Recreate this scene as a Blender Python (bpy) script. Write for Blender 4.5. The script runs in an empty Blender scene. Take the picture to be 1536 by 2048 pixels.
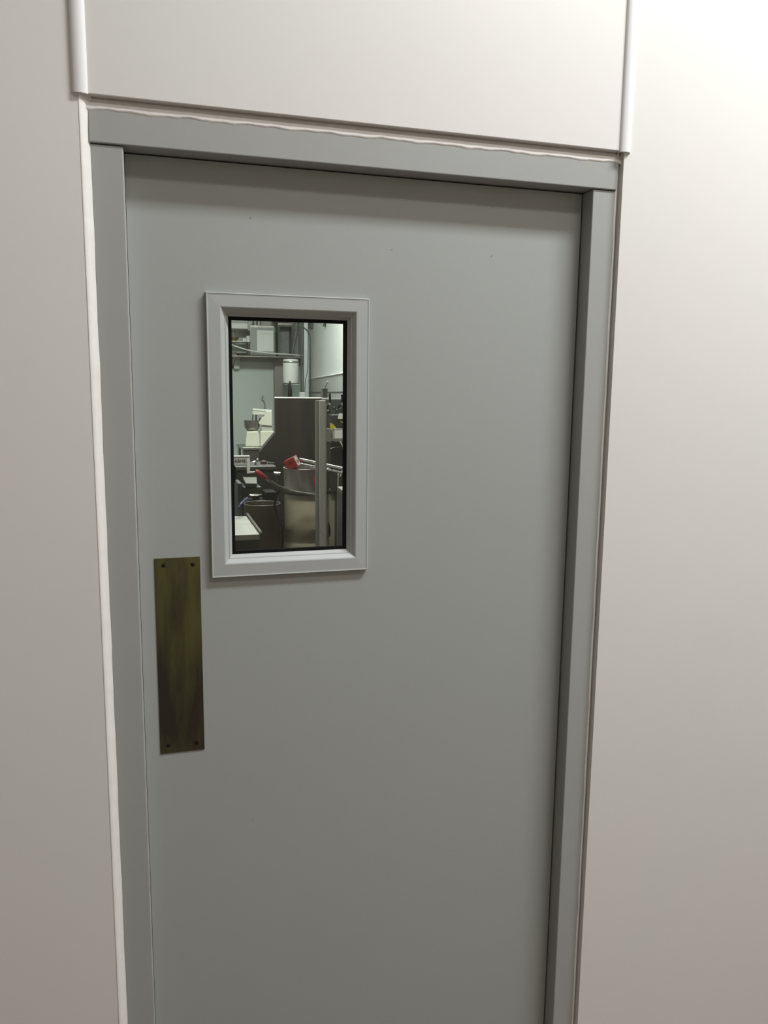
import bpy, math, random
from mathutils import Vector, Matrix
random.seed(7)
S = bpy.context.scene
COL = S.collection
# ------------------------------------------------------------------ camera
F = 1607.33; YAW = 0.291207; PIT = -0.153299; ROL = 0.0111949
CAM = Vector((0.0, -1.548, 1.70))
fw = Vector((math.sin(YAW)*math.cos(PIT), math.cos(YAW)*math.cos(PIT), math.sin(PIT)))
r0 = Vector((math.cos(YAW), -math.sin(YAW), 0)); u0 = r0.cross(fw)
rt = math.cos(ROL)*r0 + math.sin(ROL)*u0
up = -math.sin(ROL)*r0 + math.cos(ROL)*u0
cd = bpy.data.cameras.new('camera'); cam = bpy.data.objects.new('camera', cd); COL.objects.link(cam)
M = Matrix.Identity(4)
for i in range(3):
    M[i][0] = rt[i]; M[i][1] = up[i]; M[i][2] = -fw[i]; M[i][3] = CAM[i]
cam.matrix_world = M
cd.sensor_fit = 'VERTICAL'; cd.sensor_height = 24; cd.lens = F*24/2048; cd.clip_start = 0.01
S.camera = cam
S.view_settings.view_transform = 'Standard'; S.view_settings.look = 'None'
S.view_settings.gamma = 1; S.view_settings.exposure = 0.0
try: S.view_settings.use_curve_mapping = False
except Exception: pass
# ------------------------------------------------------------------ light
w = bpy.data.worlds.new('world'); S.world = w; w.use_nodes = True
w.node_tree.nodes['Background'].inputs[0].default_value = (0.8, 0.85, 0.9, 1)
w.node_tree.nodes['Background'].inputs[1].default_value = 0.02
def area(name, loc, size, power, color, rot=(0, 0, 0)):
    l = bpy.data.lights.new(name, 'AREA'); l.shape = 'RECTANGLE'; l.size, l.size_y = size
    l.energy = power; l.color = color
    o = bpy.data.objects.new(name, l); COL.objects.link(o); o.location = loc; o.rotation_euler = rot
    return o
area('ceiling_or_fill_light', (2.0, -1.02, 4.25), (1.6, 0.3), 135, (0.96, 0.985, 1.0))
area('ceiling_or_fill_light', (1.5, -2.1, 4.25), (2.0, 0.3), 31, (1.0, 0.94, 0.88))  # fill lamp added farther from the wall to soften shade, no real fixture
area('kitchen_light', (1.2, 6.6, 3.4), (1.4, 0.8), 135, (0.93, 1.0, 0.95))
area('kitchen_light', (0.8, 2.9, 3.3), (1.2, 0.4), 54, (1.0, 0.97, 0.90))

# ------------------------------------------------------------------ helpers
def at(x, y, Y):
    d = rt*((x-768)/F) - up*((y-1024)/F) + fw
    return CAM + d*((Y-CAM.y)/d.y)
def px(x, y, D):              # D = distance in front of the camera's wall-parallel plane
    return at(x, y, D+CAM.y)
def srgb(c): return tuple((v/255/12.92) if v/255 <= 0.04045 else ((v/255+0.055)/1.055)**2.4 for v in c)
def mat(name, rgb, rough=0.5, metal=0.0, var=0.0, scale=8.0, bump=0.0, rgb2=None, bscale=60, stretch=None, emit=0):
    m = bpy.data.materials.new(name); m.use_nodes = True; nt = m.node_tree
    b = nt.nodes['Principled BSDF']; b.inputs['Roughness'].default_value = rough
    b.inputs['Metallic'].default_value = metal
    c = rgb; c2 = rgb2 or tuple(max(0, v*(1-var)) for v in c)
    tc = nt.nodes.new('ShaderNodeTexCoord'); mp = nt.nodes.new('ShaderNodeMapping')
    nt.links.new(tc.outputs['Object'], mp.inputs[0])
    if stretch: mp.inputs['Scale'].default_value = stretch
    n = nt.nodes.new('ShaderNodeTexNoise'); n.inputs['Scale'].default_value = scale; n.inputs['Detail'].default_value = 5
    nt.links.new(mp.outputs[0], n.inputs['Vector'])
    cr = nt.nodes.new('ShaderNodeValToRGB')
    cr.color_ramp.elements[0].position = 0.35; cr.color_ramp.elements[1].position = 0.65
    cr.color_ramp.elements[0].color = (*c2, 1); cr.color_ramp.elements[1].color = (*c, 1)
    nt.links.new(n.outputs['Fac'], cr.inputs[0]); nt.links.new(cr.outputs[0], b.inputs['Base Color'])
    if bump:
        n2 = nt.nodes.new('ShaderNodeTexNoise'); n2.inputs['Scale'].default_value = bscale; n2.inputs['Detail'].default_value = 3
        nt.links.new(mp.outputs[0], n2.inputs['Vector'])
        bp = nt.nodes.new('ShaderNodeBump'); bp.inputs['Strength'].default_value = bump; bp.inputs['Distance'].default_value = 0.002
        nt.links.new(n2.outputs['Fac'], bp.inputs['Height']); nt.links.new(bp.outputs[0], b.inputs['Normal'])
    if emit:
        b.inputs['Emission Color'].default_value = (*c, 1); b.inputs['Emission Strength'].default_value = emit
    return m
WALL = mat('wall_panel', (0.79, 0.77, 0.745), 0.42, var=0.02, scale=2.0, bump=0.04, rgb2=(0.765, 0.765, 0.73))
MOULD = mat('white_pvc_moulding', (0.84, 0.84, 0.85), 0.35, var=0.01)
CAULK = mat('white_caulk', (0.86, 0.85, 0.82), 0.45, var=0.05, scale=30, bump=0.25, bscale=90)
FRAME = mat('grey_frame_paint', (0.39, 0.40, 0.39), 0.40, var=0.02, scale=10, bump=0.05)
DOOR = mat('grey_door_paint', (0.39, 0.41, 0.395), 0.38, var=0.015, scale=3, bump=0.06, bscale=120)
LITE = mat('grey_powder_coat', (0.44, 0.46, 0.455), 0.36, var=0.01, bump=0.03)
SPECK = mat('dark_speck', (0.12, 0.11, 0.10), 0.6, var=0.1)
BLACK = mat('black_rubber', (0.006, 0.006, 0.006), 0.75, var=0.1)
BLACK.node_tree.nodes['Principled BSDF'].inputs['Specular IOR Level'].default_value = 0.15
BRASS = mat('bronze_tarnish_reflections', (0.19, 0.19, 0.075), 0.42, 0.9, rgb2=(0.085, 0.078, 0.06), scale=8, bump=0.1, bscale=30, stretch=(1.5, 1, 0.3))  # olive patina; its dark and green streaks also paint in reflections
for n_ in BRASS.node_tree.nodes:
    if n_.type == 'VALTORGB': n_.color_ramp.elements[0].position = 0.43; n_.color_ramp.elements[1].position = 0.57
SCREW = mat('dark_screw', (0.05, 0.045, 0.03), 0.35, 0.9, var=0.1)
FLOOR = mat('floor_tile', (0.16, 0.12, 0.10), 0.5, var=0.2, scale=6)
CEIL = mat('ceiling_tile', (0.70, 0.70, 0.68), 0.8, var=0.05, scale=40)
DULL = mat('grey_room_wall', (0.36, 0.33, 0.29), 0.6, var=0.05)
KGREEN = mat('pale_green_wall', (0.60, 0.65, 0.61), 0.5, var=0.04, scale=2)
KWHITE = mat('white_kitchen_panel', (0.74, 0.76, 0.74), 0.4, var=0.08, scale=1.6)
KGREY = mat('grey_wainscot', (0.42, 0.42, 0.41), 0.4, var=0.05)
STEEL = mat('brushed_steel', (0.42, 0.40, 0.37), 0.38, 0.9, var=0.2, scale=6, stretch=(6, 6, 1))
DSTEEL = mat('dull_dark_steel', (0.095, 0.08, 0.062), 0.45, 0.45, rgb2=(0.06, 0.062, 0.058), scale=2, stretch=(5, 5, .4))
BRIGHT = mat('bright_steel', (0.75, 0.74, 0.70), 0.22, 1.0, var=0.1)
CREAM = mat('cream_enamel', (0.50, 0.46, 0.35), 0.45, var=0.14, scale=5)
CREAM2 = mat('ivory_plastic', (0.72, 0.70, 0.60), 0.4, var=0.05)
WHITE = mat('white_plastic', (0.80, 0.80, 0.77), 0.45, var=0.04)
PAPER = mat('white_paper', (0.84, 0.87, 0.84), 0.7, var=0.05, scale=20)
RED = mat('red_plastic', (0.38, 0.03, 0.025), 0.4, var=0.15)
BLUE = mat('blue_strap', (0.02, 0.02, 0.13), 0.5, var=0.1)
YEL = mat('yellow_plastic', (0.60, 0.55, 0.04), 0.5, var=0.1)
DARK = mat('dark_grey_metal', (0.05, 0.055, 0.05), 0.45, 0.3, var=0.2)
DGREEN = mat('dark_green_grey', (0.10, 0.12, 0.11), 0.5, 0.2, var=0.2)
PIPE = mat('grey_conduit', (0.035, 0.038, 0.04), 0.45, 0.3, var=0.1)
BROWN = mat('taupe_column', (0.30, 0.28, 0.25), 0.5, var=0.08)
TAUPE = mat('khaki_panel', (0.22, 0.21, 0.16), 0.5, var=0.1)
GOLD = mat('brass_pan', (0.55, 0.42, 0.20), 0.3, 0.9, var=0.1)
PROFILE = mat('grey_aluminium', (0.62, 0.62, 0.58), 0.5, 0.1, var=0.15, scale=5, stretch=(8, 8, 1))
def glass(name, ior=1.45, tint=(0.93, 0.95, 0.92)):
    m = bpy.data.materials.new(name); m.use_nodes = True; nt = m.node_tree; nt.nodes.clear()
    o = nt.nodes.new('ShaderNodeOutputMaterial'); mx = nt.nodes.new('ShaderNodeMixShader')
    t = nt.nodes.new('ShaderNodeBsdfTransparent'); t.inputs[0].default_value = (*tint, 1)
    g = nt.nodes.new('ShaderNodeBsdfGlossy'); g.inputs['Roughness'].default_value = 0.02
    fr = nt.nodes.new('ShaderNodeFresnel'); fr.inputs[0].default_value = ior
    nt.links.new(fr.outputs[0], mx.inputs[0]); nt.links.new(t.outputs[0], mx.inputs[1])
    nt.links.new(g.outputs[0], mx.inputs[2]); nt.links.new(mx.outputs[0], o.inputs[0])
    return m
GLASS = glass('window_glass')
CLEAR = glass('clear_plastic', ior=1.18, tint=(0.93, 0.94, 0.90))

def thing(name, label, cat, loc, group=None):
    o = bpy.data.objects.new(name, None); o.empty_display_size = 0.05; COL.objects.link(o); o.location = loc
    o['label'] = label; o['category'] = cat
    if group: o['group'] = group
    return o
def wloc(p):
    v = Vector((0, 0, 0))
    while p is not None: v += p.location; p = p.parent
    return v
def obj(name, vf, m, parent=None, label=None, smooth=False, bevel=0, loc=None, cat=None, kind=None, group=None, segs=2):
    vs, fs = vf; vs = [Vector(v) for v in vs]
    base = wloc(parent) if parent else Vector((0, 0, 0))
    if loc is None:
        n = len(vs); loc = Vector((sum(v.x for v in vs)/n, sum(v.y for v in vs)/n, min(v.z for v in vs)))
    me = bpy.data.meshes.new(name); me.from_pydata([v-Vector(loc) for v in vs], [], fs); me.update()
    import bmesh
    bm = bmesh.new(); bm.from_mesh(me); bmesh.ops.recalc_face_normals(bm, faces=bm.faces); bm.to_mesh(me); bm.free()
    me.materials.append(m)
    if smooth:
        for p in me.polygons: p.use_smooth = True
    o = bpy.data.objects.new(name, me); COL.objects.link(o); o.location = Vector(loc)-base; o.parent = parent
    if smooth and smooth != 'all':
        md = o.modifiers.new('edges', 'EDGE_SPLIT'); md.split_angle = math.radians(38)
    if bevel:
        md = o.modifiers.new('bevel', 'BEVEL'); md.width = bevel; md.segments = segs; md.limit_method = 'ANGLE'
        md.angle_limit = math.radians(40); md.harden_normals = False
    if label: o['label'] = label
    if cat: o['category'] = cat
    if kind: o['kind'] = kind
    if group: o['group'] = group
    return o
def struct(name, vf, m, parent=None, **k): return obj(name, vf, m, parent, kind='structure', **k)
def join(*vfs):
    V = []; Fs = []
    for vs, fs in vfs:
        n = len(V); V += list(vs); Fs += [tuple(i+n for i in f) for f in fs]
    return V, Fs
def box(x0, x1, y0, y1, z0, z1):
    v = [(x, y, z) for x in (x0, x1) for y in (y0, y1) for z in (z0, z1)]
    return v, [(0, 1, 3, 2), (4, 6, 7, 5), (0, 4, 5, 1), (2, 3, 7, 6), (0, 2, 6, 4), (1, 5, 7, 3)]
def prism(poly, vec):
    vec = Vector(vec); n = len(poly); P = [Vector(p) for p in poly]
    v = P+[p+vec for p in P]
    f = [tuple(range(n)), tuple(range(2*n-1, n-1, -1))]+[(i, (i+1) % n, (i+1) % n+n, i+n) for i in range(n)]
    return v, f
def ppx(pts, D, depth, lean=0):          # outline at its own distance, with real thickness going back
    return prism([px(x, y, D) for x, y in pts], (lean, depth, 0))
def along(x):                 # horizontal direction of sight through a pixel column
    d = at(x, 800, 5)-CAM; d.z = 0; return d.normalized()
def rp(pts, D, x=None, back=0):    # pixels on an upright plane square to the line of sight at column x
    x = x if x is not None else pts[0][0]
    n_ = along(x); P0 = px(x, 800, D)+n_*back; out = []
    for q, y in pts:
        d = rt*((q-768)/F) - up*((y-1024)/F) + fw
        out.append(CAM+d*((P0-CAM).dot(n_)/d.dot(n_)))
    return out
def bpx(x0, y0, x1, y1, D, depth, zb=None):       # upright box whose front is seen between two pixels
    a = px(x0, y0, D); b = px(x1, y1, D)
    return box(a.x, b.x, a.y, a.y+depth, zb if zb is not None else b.z, a.z)
def tube(path, r, n=10, caps=True):
    P = [Vector(p) for p in path]; V = []; Fs = []; prev = None
    for i, p in enumerate(P):
        t = (P[min(i+1, len(P)-1)]-P[max(i-1, 0)]).normalized()
        a = Vector((0, 0, 1)) if abs(t.z) < 0.9 else Vector((1, 0, 0))
        if prev is not None: a = prev
        s = (a - t*a.dot(t)).normalized(); prev = s; q = t.cross(s)
        rr = r[i] if isinstance(r, (list, tuple)) else r
        for k in range(n):
            g = 2*math.pi*k/n; V.append(p+(s*math.cos(g)+q*math.sin(g))*rr)
    for i in range(len(P)-1):
        for k in range(n):
            Fs.append((i*n+k, i*n+(k+1) % n, (i+1)*n+(k+1) % n, (i+1)*n+k))
    if caps: Fs += [tuple(range(n)), tuple(range((len(P)-1)*n, len(P)*n))]
    return V, Fs
def smoothpath(pts, k=6):
    P = [Vector(p) for p in pts]; out = []
    for i in range(len(P)-1):
        a = P[max(i-1, 0)]; b = P[i]; c = P[i+1]; d = P[min(i+2, len(P)-1)]
        for j in range(k):
            t = j/k
            out.append(0.5*((2*b)+(c-a)*t+(2*a-5*b+4*c-d)*t*t+(3*b-a-3*c+d)*t**3))
    return out+[P[-1]]
def lathe(c, prof, n=32):                # prof: (radius, z) from bottom to top, c = axis point
    V = []; Fs = []
    for r, z in prof:
        for k in range(n):
            g = 2*math.pi*k/n; V.append((c[0]+r*math.cos(g), c[1]+r*math.sin(g), z))
    for i in range(len(prof)-1):
        for k in range(n):
            Fs.append((i*n+k, i*n+(k+1) % n, (i+1)*n+(k+1) % n, (i+1)*n+k))
    if prof[0][0] > 1e-4: Fs.append(tuple(range(n)))
    if prof[-1][0] > 1e-4: Fs.append(tuple(range((len(prof)-1)*n, len(prof)*n)))
    return V, Fs
def loops(rects):                        # rects: (x0,x1,z0,z1,Y) joined in turn, as a picture frame's section
    V = []; Fs = []
    for x0, x1, z0, z1, Y in rects: V += [(x0, Y, z0), (x1, Y, z0), (x1, Y, z1), (x0, Y, z1)]
    for i in range(len(rects)-1):
        for k in range(4):
            Fs.append((i*4+k, i*4+(k+1) % 4, (i+1)*4+(k+1) % 4, (i+1)*4+k))
    return V, Fs
def text(name, s, loc, size, m, parent, rot=(math.pi/2, 0, 0), depth=0.0006):
    c = bpy.data.curves.new(name, 'FONT'); c.body = s; c.size = size; c.extrude = depth; c.align_x = 'CENTER'; c.align_y = 'CENTER'
    t = bpy.data.objects.new(name, c); COL.objects.link(t)
    dg = bpy.context.evaluated_depsgraph_get(); me = bpy.data.meshes.new_from_object(t.evaluated_get(dg))
    bpy.data.objects.remove(t); me.materials.clear(); me.materials.append(m)
    o = bpy.data.objects.new(name, me); COL.objects.link(o); o.parent = parent
    o.location = Vector(loc)-wloc(parent); o.rotation_euler = rot
    return o

# ------------------------------------------------------------------ main dimensions (metres)
YW = -0.013                                   # front of the wall panels; frame face is y = 0
YL = 0.040                                    # front of the door leaf
def mx_(Y, *pts): return sum(at(x, y, Y).x for x, y in pts)/len(pts)
def mz_(Y, *pts): return sum(at(x, y, Y).z for x, y in pts)/len(pts)
JLi = mx_(0, (247.6, 293), (311, 2048), (294.5, 1650)); JLo = mx_(0, (177, 290), (237, 1650), (254, 2048))
JRi = mx_(0, (1184.8, 379), (1124, 1700), (1106, 2048)); JRo = mx_(0, (1233, 380), (1162, 1700), (1143.5, 2048))
HB = mz_(0, (247.6, 292), (520, 315), (1050, 363), (1184.8, 378.7)); HT = mz_(0, (176, 219), (520, 251), (1050, 311), (1231, 327))
WLe = mx_(YW, (157, 200), (221, 1650), (241, 2048)); WRe = mx_(YW, (1248.5, 320), (1238.5, 500), (1174, 1700), (1154, 2048))
UB = mz_(YW, (173.4, 188), (520, 222), (1050, 282), (1240, 302.5))
print('DIM', JLi, JLo, JRi, JRo, HB, HT, WLe, WRe, UB)
CZ = 4.35
# ------------------------------------------------------------------ the near room
UL = at(171, 100, YW).x; UR = at(1244, 200, YW).x
TH = 0.16
struct('wall_front', join(box(-2.4, WLe, YW, YW+TH, 0, CZ), box(WRe, 3.6, YW, YW+TH, 0, CZ)), WALL)
struct('wall_header', box(WLe, WRe, YW+0.0, YW+TH, UB, CZ), WALL, bevel=0.0015)
struct('wall_left', box(-2.5, -2.4, -3.6, YW, 0, CZ), DULL)
struct('wall_right', box(3.6, 3.7, -3.6, YW, 0, CZ), DULL)
struct('wall_back', box(-2.5, 3.7, -3.7, -3.6, 0, CZ), DULL)
struct('floor', box(-2.6, 4.2, -3.8, 10.6, -0.1, 0), FLOOR)
struct('ceiling', box(-2.6, 4.2, -3.8, YW+TH, CZ, CZ+0.1), CEIL)
# rounded joint mouldings either side of the panel over the door
def moulding(name, x0, x1, zb):
    n = 12; prof = []
    w_ = x1-x0
    for i in range(n+1):
        t = i/n; prof.append((x0+w_*t, YW-0.0015-0.0055*math.sin(math.pi*min(1, t*1.02))**0.6 if 0 < i < n else YW-0.001))
    V = []; Fs = []
    pts = [(x0, YW+0.001)]+prof+[(x1, YW+0.001)]
    m = len(pts)
    for z in (zb, CZ):
        for x, y in pts: V.append((x, y, z))
    for i in range(m-1): Fs.append((i, i+1, i+1+m, i+m))
    Fs.append(tuple(range(m)))
    return struct(name, (V, Fs), MOULD, smooth=True)
ml0 = at(139, 100, YW-0.004).x; ml1 = at(172, 100, YW-0.004).x
mr0 = at(1246, 200, YW-0.004).x; mr1 = at(1268, 200, YW-0.004).x
moulding('trim_1', ml0, ml1, at(150, 184, YW-0.004).z)
moulding('trim_2', mr0, mr1, at(1250, 304, YW-0.004).z)
# caulk beads round the frame
def bead(pairs, name):
    """pairs: list of cross-sections, each a list of points; skinned in order"""
    V = []; Fs = []; m = len(pairs[0])
    for s in pairs: V += s
    for i in range(len(pairs)-1):
        for k in range(m-1): Fs.append((i*m+k, i*m+k+1, (i+1)*m+k+1, (i+1)*m+k))
    return struct(name, (V, Fs), CAULK, smooth='all')
def wob(i, a=1.0, seed=0):
    return a*(math.sin(i*0.9+seed)*0.4+math.sin(i*0.37+seed*2.1)*0.6+random.uniform(-.35, .35))
N = 150
L = []
for i in range(N+1):
    z = 0.0+(UB+0.004)*i/N; k = wob(i, 0.0009, 1)
    taper = max(0, (z-(UB-0.05))/0.05)*0.004
    L.append([(WLe-0.001, YW-0.0006, z), (WLe+0.0015, YW-0.0006+k*.1, z), ((WLe+JLo)/2+k*.3, YW*.5-.001, z), (JLo+0.0002+k*.8+taper, -0.0006, z), (JLo+0.0022+k*.9+taper, 0.0004, z)])
bead(L, 'trim_3')
L = []
for i in range(N+1):
    z = 0.0+(UB+0.002)*i/N; k = wob(i, 0.0008, 4)
    L.append([(JRo-0.0015+k, 0.0003, z), (JRo+0.0010+k, -0.0016, z), (JRo+0.004+k*.5, 0.001, z), (WRe-0.003, 0.005, z), (WRe+0.0003, 0.006, z)])
bead(L, 'trim_4')
L = []
for i in range(N+1):
    x = JLo-0.022+(JRo-JLo+0.036)*i/N; k = wob(i, 0.0016, 2)
    L.append([(x, 0.006, UB+0.001), (x, 0.0005, UB-0.004), (x, -0.0025, (UB+HT)/2+k*.3), (x, -0.0052, HT+0.003+k), (x, -0.0044, HT+0.0005+k), (x, -0.003, HT-0.002+k*1.2)])
bead(L, 'trim_5')
# steel door frame: header, two jambs
FD = 0.13
struct('trim_6', box(JLo-0.0002, JRo+0.0002, -0.0035, FD, HB, HT+0.004), FRAME, bevel=0.0022, segs=3)
struct('trim_7', box(JLo, JLi, 0, FD, 0, HB-0.0012), FRAME, bevel=0.003, segs=4)
struct('trim_8', box(JRi, JRo, 0, FD, 0, HB-0.0012), FRAME, bevel=0.0022, segs=3)
YB = YL+0.044
struct('trim_9', join(box(JLi, JLi+0.016, YB+0.002, FD-0.01, 0, HB), box(JRi-0.016, JRi, YB+0.002, FD-0.01, 0, HB), box(JLi, JRi, YB+0.002, FD-0.01, HB-0.016, HB)), FRAME)
# ------------------------------------------------------------------ the door
G = 0.003
dx0, dx1, dz0, dz1 = JLi+0.0008, JRi-G, 0.008, HB-G
YG = YL+0.010                                 # glass
YF = YL-0.009                                 # front of the vision frame
ox0 = mx_(YF, (410, 583), (424, 1157)); ox1 = mx_(YF, (740, 597), (735, 1140)); oz1 = mz_(YF, (410, 583), (740, 597)); oz0 = mz_(YF, (424, 1157), (735, 1140))
fx0 = mx_(YF, (440, 614), (452, 1127)); fx1 = mx_(YF, (713, 624), (711, 1116)); fz1 = mz_(YF, (440, 614), (713, 624)); fz0 = mz_(YF, (452, 1127), (711, 1116))
gx0 = mx_(YG, (456, 633), (465.5, 1107)); gx1 = mx_(YG, (693, 642), (692, 1098)); gz1 = mz_(YG, (456, 633), (693, 642)); gz0 = mz_(YG, (465.5, 1107), (692, 1098))
print('LITE', ox0, ox1, oz0, oz1, fx0, fx1, fz0, fz1, gx0, gx1, gz0, gz1)
def ring(o, i, y0, y1):
    return loops([(*o, y0), (*i, y0), (*i, y1), (*o, y1), (*o, y0)])
hole = (gx0-0.006, gx1+0.006, gz0-0.006, gz1+0.006)
door = struct('door_1', ring((dx0, dx1, dz0, dz1), hole, YL, YB), DOOR, bevel=0.0015)
fr = []
def ins(r, d): return (r[0]+d, r[1]-d, r[2]+d, r[3]-d)
O = (ox0, ox1, oz0, oz1); I = (fx0, fx1, fz0, fz1); GG = (gx0, gx1, gz0, gz1)
obj('window_frame', loops([(*O, YL-0.0002), (*ins(O, .0004), YF+.0012), (*ins(O, .0018), YF), (*ins(O, 0.0034), YF+.0006), (*ins(O, 0.005), YF+0.0008),
     (*ins(I, -0.0012), YF+0.0002), (*ins(I, .0008), YF+.001), (*ins(GG, -0.001), YG-0.002), (*GG, YG+0.001), (*ins(GG, -0.005), YG+0.001)]), LITE, door, label='grey bevelled window frame')
obj('gasket', loops([(*ins(GG, -0.003), YG-0.0006), (*ins(GG, 0.0058), YG-0.0006), (*ins(GG, 0.0058), YG+0.0012), (*ins(GG, -0.003), YG+0.0012), (*ins(GG, -0.003), YG-0.0006)]), BLACK, door, label='black glazing gasket')
obj('glass_pane', box(gx0-.002, gx1+.002, YG+0.0014, YG+0.0054, gz0-.002, gz1+.002), GLASS, door, label='clear glass pane')
obj('window_frame', loops([(*ins(GG, -0.03), YB+.0002), (*ins(GG, -.028), YB+.006), (*ins(GG, -.003), YB+0.006), (*GG, YB-0.02), (*GG, YG+0.0056)]), LITE, door)
obj('gasket', loops([(*ins(GG, -0.003), YG+0.0056), (*ins(GG, 0.0058), YG+0.0056), (*ins(GG, 0.0058), YG+0.0080), (*ins(GG, -0.003), YG+0.0080)]), BLACK, door)
# etched round mark low on the pane
def torus(c, R_, r_, axis='y', n=40):
    V = []; Fs = []
    for i in range(n):
        a = 2*math.pi*i/n
        for k in range(6):
            b = 2*math.pi*k/6; rr = R_+r_*math.cos(b); h = r_*math.sin(b)
            if axis == 'y': V.append((c[0]+rr*math.cos(a), c[1]+h, c[2]+rr*math.sin(a)))
            else: V.append((c[0]+rr*math.cos(a), c[1]+rr*math.sin(a), c[2]+h))
    for i in range(n):
        for k in range(6):
            Fs.append((i*6+k, i*6+(k+1) % 6, ((i+1) % n)*6+(k+1) % 6, ((i+1) % n)*6+k))
    return V, Fs
ec = at(652, 1062, YG+0.001)
obj('etched_mark', join(torus((ec.x, YG+0.0014, ec.z), 0.0108, 0.00022), torus((ec.x, YG+0.0014, ec.z), 0.0090, 0.00016)), CLEAR, door, smooth='all', label='faint round mark etched on the pane')
# push plate
a = at(309, 1117, YL); b = at(409, 1498, YL)
PX0 = mx_(YL, (309, 1117), (320, 1508)); PX1 = mx_(YL, (400, 1113), (409, 1498)); PZ1 = mz_(YL, (309, 1117), (400, 1113)); PZ0 = mz_(YL, (320, 1508), (409, 1498))
plate = obj('push_plate', box(PX0, PX1, YL-0.0016, YL, PZ0, PZ1), BRASS, door, bevel=0.0006, label='tarnished bronze push plate with reflections in its colour')
for sx, sy in ((327, 1131), (385.5, 1129), (337, 1490.5), (393.5, 1485)):
    c = at(sx, sy, YL-0.0016)
    V, Fs = [], []
    prof = [(0.0042, 0), (0.0040, -0.0006), (0.0030, -0.0011), (0.0014, -0.0012), (0.0011, -0.0003), (0.0001, -0.0002)]
    n = 16
    for r_, y_ in prof:
        for k in range(n): V.append((c.x+r_*math.cos(2*math.pi*k/n), c.y+y_, c.z+r_*math.sin(2*math.pi*k/n)))
    for i in range(len(prof)-1):
        for k in range(n): Fs.append((i*n+k, i*n+(k+1) % n, (i+1)*n+(k+1) % n, (i+1)*n+k))
    obj('screw', (V, Fs), SCREW, plate, smooth=True)
# little specks and nicks in the paint of the leaf
for sx, sy in ((501, 436), (784, 499), (983, 512), (984, 414), (505, 1640)):
    c = at(sx, sy, YL); obj('paint_nick', box(c.x-.0007, c.x+.0007, YL-.0003, YL+.0002, c.z-.0008, c.z+.0008), SPECK, door)

# ================================================================== the kitchen behind the door
KY = 10.3; KC = 3.7; D_ = KY-CAM.y
struct('wall_kitchen', box(-2.5, 4.2, KY, KY+0.1, 0, KC), KGREEN)
struct('wall_side', box(-2.5, -2.4, YW+TH, KY, 0, KC), KWHITE)
struct('ceiling_kitchen', box(-2.6, 4.2, YW+TH, KY+.1, KC, KC+0.1), CEIL)
# skewed right-hand wall, white above and grey below
A = px(602, 759, 11.6); B = px(690, 746, 8.9)
dirv = (B-A); dirv.z = 0; A0 = A-dirv*0.10; B0 = A+dirv*1.6
nrm = Vector((dirv.y, -dirv.x, 0)).normalized()
if nrm.x < 0: nrm = -nrm
def wallstrip(z0, z1, off, th):
    p = [Vector((A0.x, A0.y, z0))+nrm*off, Vector((B0.x, B0.y, z0))+nrm*off, Vector((B0.x, B0.y, z0))+nrm*(off+th), Vector((A0.x, A0.y, z0))+nrm*(off+th)]
    return prism(p, (0, 0, z1-z0))
struct('wall_angled', wallstrip(0, KC, 0, 0.1), KWHITE)
def onwall(x, y, off=0.0):   # a pixel's ray meets the angled wall, or a plane off metres in front of it
    d = rt*((x-768)/F) - up*((y-1024)/F) + fw
    A_ = A0-nrm*off; t = (A_-CAM).dot(nrm)/d.dot(nrm); return CAM+d*t
W_ = [onwall(607, 760.3, .012), onwall(698, 744.5, .012)]
W_ += [Vector((W_[1].x, W_[1].y, 0)), Vector((W_[0].x, W_[0].y, 0))]
struct('trim_10', prism(W_, nrm*.012), KGREY)
struct('trim_11', tube([onwall(607, 760, .016), onwall(698, 744.2, .016)], .009, 8), MOULD)
struct('trim_12', tube([onwall(615, 785, .014), onwall(698, 784, .014)], .006, 6), DARK)
# taupe pier in the corner
struct('trim_13', bpx(549, 712.5, 568, 900, 11.72, 0.12, zb=0), BROWN)
# ---- shelves, cabinet and things on them (top left)
def shelf(name, x0, x1, y, D, depth, label, brk=True, th=0.02):
    a = px(x0, y, D); b = px(x1, y, D)
    t = thing(name, label, 'shelf', ((a.x+b.x)/2, D+CAM.y+depth/2, a.z-th))
    obj('shelf_board', box(a.x, b.x, D+CAM.y, D+CAM.y+depth, a.z-th, a.z), STEEL, t, bevel=0.003)
    if brk:
        for x in (a.x+0.12, b.x-0.06):
            obj('bracket', prism([(x, KY, a.z-th), (x, KY, a.z-th-0.13), (x, KY-depth*.8, a.z-th)], (0.012, 0, 0)), STEEL, t)
    return t
Ds = D_-0.42
shelf('wall_shelf', 452, 606, 710.5, Ds, 0.42, 'long steel wall shelf under the cabinet with the white notice', th=0.015)
zs = px(500, 710.5, Ds).z
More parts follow.
